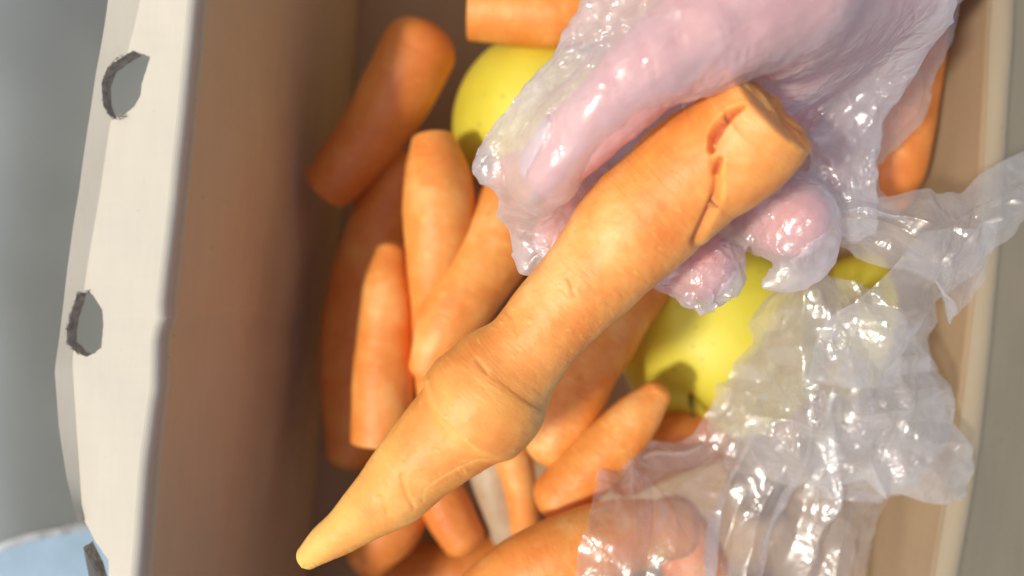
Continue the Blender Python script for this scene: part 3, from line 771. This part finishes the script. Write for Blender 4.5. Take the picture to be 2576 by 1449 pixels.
# ------------------------------------------------------------------ clear bag
def grid_edges(nu, nv):
    I = np.arange(nu * nv).reshape(nu, nv)
    e = [np.c_[I[:-1].ravel(), I[1:].ravel()], np.c_[I[:, :-1].ravel(), I[:, 1:].ravel()],
         np.c_[I[:-1, :-1].ravel(), I[1:, 1:].ravel()], np.c_[I[1:, :-1].ravel(), I[:-1, 1:].ravel()]]
    return np.concatenate(e)
def upsample(x, k=2):
    for ax in (0, 1):
        m = (x + np.roll(x, -1, ax)) / 2; m = m[:-1] if ax == 0 else m[:, :-1]
        sh = list(x.shape); sh[ax] = sh[ax] * 2 - 1; o = np.empty(sh)
        if ax == 0: o[::2] = x; o[1::2] = m
        else: o[:, ::2] = x; o[:, 1::2] = m
        x = o
    return x
def sheet(grid, nu, nv, ex_u, ex_v, seed, levels=5, pull=.004, jit=.006, cr=.6, cang=1.2, cspread=.9):
    """ex_u, ex_v: how much too long the film is along / across its rows"""
    g = np.array([[P(*c) for c in row] for row in grid])
    def surf(nu, nv):
        c_ = np.array([catmull(g[:, j], nu) for j in range(g.shape[1])]); return np.array([catmull(c_[:, i], nv) for i in range(nu)])
    x = None
    for lv in range(levels):
        t = surf(nu, nv); du = np.gradient(t, axis=0); dv = np.gradient(t, axis=1); nr = np.cross(du, dv); nr /= np.maximum(np.linalg.norm(nr, axis=2), 1e-9)[..., None]
        T = t.reshape(-1, 3); NR = nr.reshape(-1, 3); E = grid_edges(nu, nv); step = .09 / nu
        ui = E // nv; vi = E % nv
        dv_ = T[E[:, 1]] - T[E[:, 0]]; l = np.linalg.norm(dv_, axis=1)
        au = np.abs(ui[:, 1] - ui[:, 0]); av = np.abs(vi[:, 1] - vi[:, 0])
        more = np.clip(1 + 1.6 * noise(T * 38 + seed * 3), .25, 2)[E[:, 0]]
        su, sv = 1 + ex_u * more, 1 + ex_v * more
        k = np.where((au == 1) & (av == 0), su, np.where((au == 0) & (av == 1), sv, np.sqrt((su * su + sv * sv) / 2)))
        if x is None:
            q = T * 60 + seed * 5; x = T + NR * (fbm(q, 3) * jit)[:, None]; x[:, :2] += np.stack([noise(q * 1.3 + 5), noise(q * 1.3 + 50)], 1) * jit
            x = relax(x, E, l * k, T, NR, 90, pull, .05)
        else:
            x = upsample(x).reshape(-1, 3); x = x + NR * (fbm(T * 260 * (1.6 ** lv), 2) * l.mean() * [0, .20, .12, .06, .04][lv])[:, None]
            if lv == levels - 1 and cr:
                X_, Y_ = T[:, 0], T[:, 1]
                x = x + NR * (cr * (creases(X_, Y_, 110, .008, .032, cang, cspread, seed + 50, soft=.02) + creases(X_, Y_, 150, .003, .009, cang, 1.2, seed + 51, soft=.05)))[:, None]
            x = relax(x, E, l * k, x.copy(), NR, [0, 20, 12, 8, 4][lv], .04, .02)
        x = x.reshape(nu, nv, 3)
        if lv < levels - 1: nu, nv = nu * 2 - 1, nv * 2 - 1
    return x.reshape(-1, 3), grid_faces(nu, nv)
bag = bpy.data.objects.new('plastic_bag', None); C.objects.link(bag); bc = P(2050, 1050, .27); bag.location = bc
tag(bag, 'crumpled clear plastic bag lying over the right side of the box and its right flap', 'plastic bag')
def bag_part(name, grid, nu, nv, ex_u, ex_v, seed, label=None, **k):
    V, F = sheet(grid, nu, nv, ex_u, ex_v, seed, **k); o = mesh_obj(name, V - bc, F, M_bag, bag)
    if label: o['label'] = label
    return o
# twisted neck that runs from the finger tips over the right flap
bag_part('film', [[(2080, 470, .236), (2070, 540, .232), (2090, 620, .236), (2150, 665, .24)],
                  [(2200, 478, .236), (2190, 540, .228), (2200, 610, .232), (2230, 664, .238)],
                  [(2350, 518, .236), (2345, 570, .23), (2335, 630, .232), (2330, 690, .238)],
                  [(2470, 440, .238), (2480, 520, .232), (2450, 640, .234), (2400, 800, .24)],
                  [(2640, 370, .24), (2660, 450, .236), (2640, 500, .238), (2600, 520, .244)]], 15, 8, .05, .26, 1, 'twisted neck pulled out over the right flap')
# hanging link from neck to the crumpled body
bag_part('film', [[(2330, 600, .238), (2400, 590, .236), (2500, 560, .24)],
                  [(2180, 720, .244), (2290, 740, .242), (2400, 720, .246)],
                  [(2080, 840, .250), (2220, 860, .246), (2345, 850, .252)],
                  [(2050, 960, .256), (2200, 960, .252), (2340, 920, .258)]], 10, 8, .12, .2, 2)
bag_part('film', [[(2080, -40, .262), (2240, -30, .262), (2420, -60, .266)],
                  [(2020, 140, .258), (2180, 150, .255), (2365, 140, .262)],
                  [(1995, 300, .258), (2130, 300, .255), (2290, 320, .262)],
                  [(2010, 410, .250), (2120, 420, .246), (2215, 440, .256)],
                  [(2040, 520, .242), (2140, 540, .240), (2300, 560, .246)]], 14, 9, .03, .12, 8, 'thin veil hanging behind the butt of the held carrot', cang=.3, cr=.4)
# main body, upper film
bag_part('film', [[(1960, 765, .262), (2040, 715, .252), (2130, 735, .248), (2230, 745, .250)],
                  [(1900, 860, .268), (2030, 850, .248), (2180, 840, .244), (2310, 860, .252)],
                  [(1840, 960, .274), (2000, 980, .25), (2180, 960, .242), (2370, 980, .256)],
                  [(1790, 1060, .278), (1980, 1100, .252), (2190, 1090, .246), (2392, 1120, .262)],
                  [(1840, 1170, .278), (2000, 1210, .262), (2200, 1225, .258), (2398, 1238, .27)]], 14, 14, .14, .16, 3, 'puffed upper film of the bag', cr=.95)
# main body, lower film with long vertical pleats
bag_part('film', [[(1960, 770, .272), (2000, 780, .266), (2050, 800, .266), (2150, 820, .27)],
                  [(1760, 1060, .282), (1880, 1040, .266), (2000, 1060, .262), (2200, 1080, .275)],
                  [(1560, 1220, .276), (1800, 1230, .262), (1980, 1240, .266), (2230, 1230, .285)],
                  [(1510, 1340, .250), (1760, 1360, .256), (1960, 1360, .268), (2190, 1330, .290)],
                  [(1480, 1540, .246), (1740, 1540, .256), (1940, 1540, .27), (2150, 1540, .295)]], 13, 20, .02, .30, 4, 'pleated lower film of the bag', cang=1.55, cspread=.25, cr=.9)
bag_part('film', [[(2130, 880, .262), (2220, 900, .258), (2340, 920, .262)],
                  [(2150, 1040, .268), (2260, 1060, .262), (2375, 1080, .27)],
                  [(2050, 1240, .272), (2180, 1250, .272), (2310, 1230, .280)]], 9, 8, .12, .2, 5)
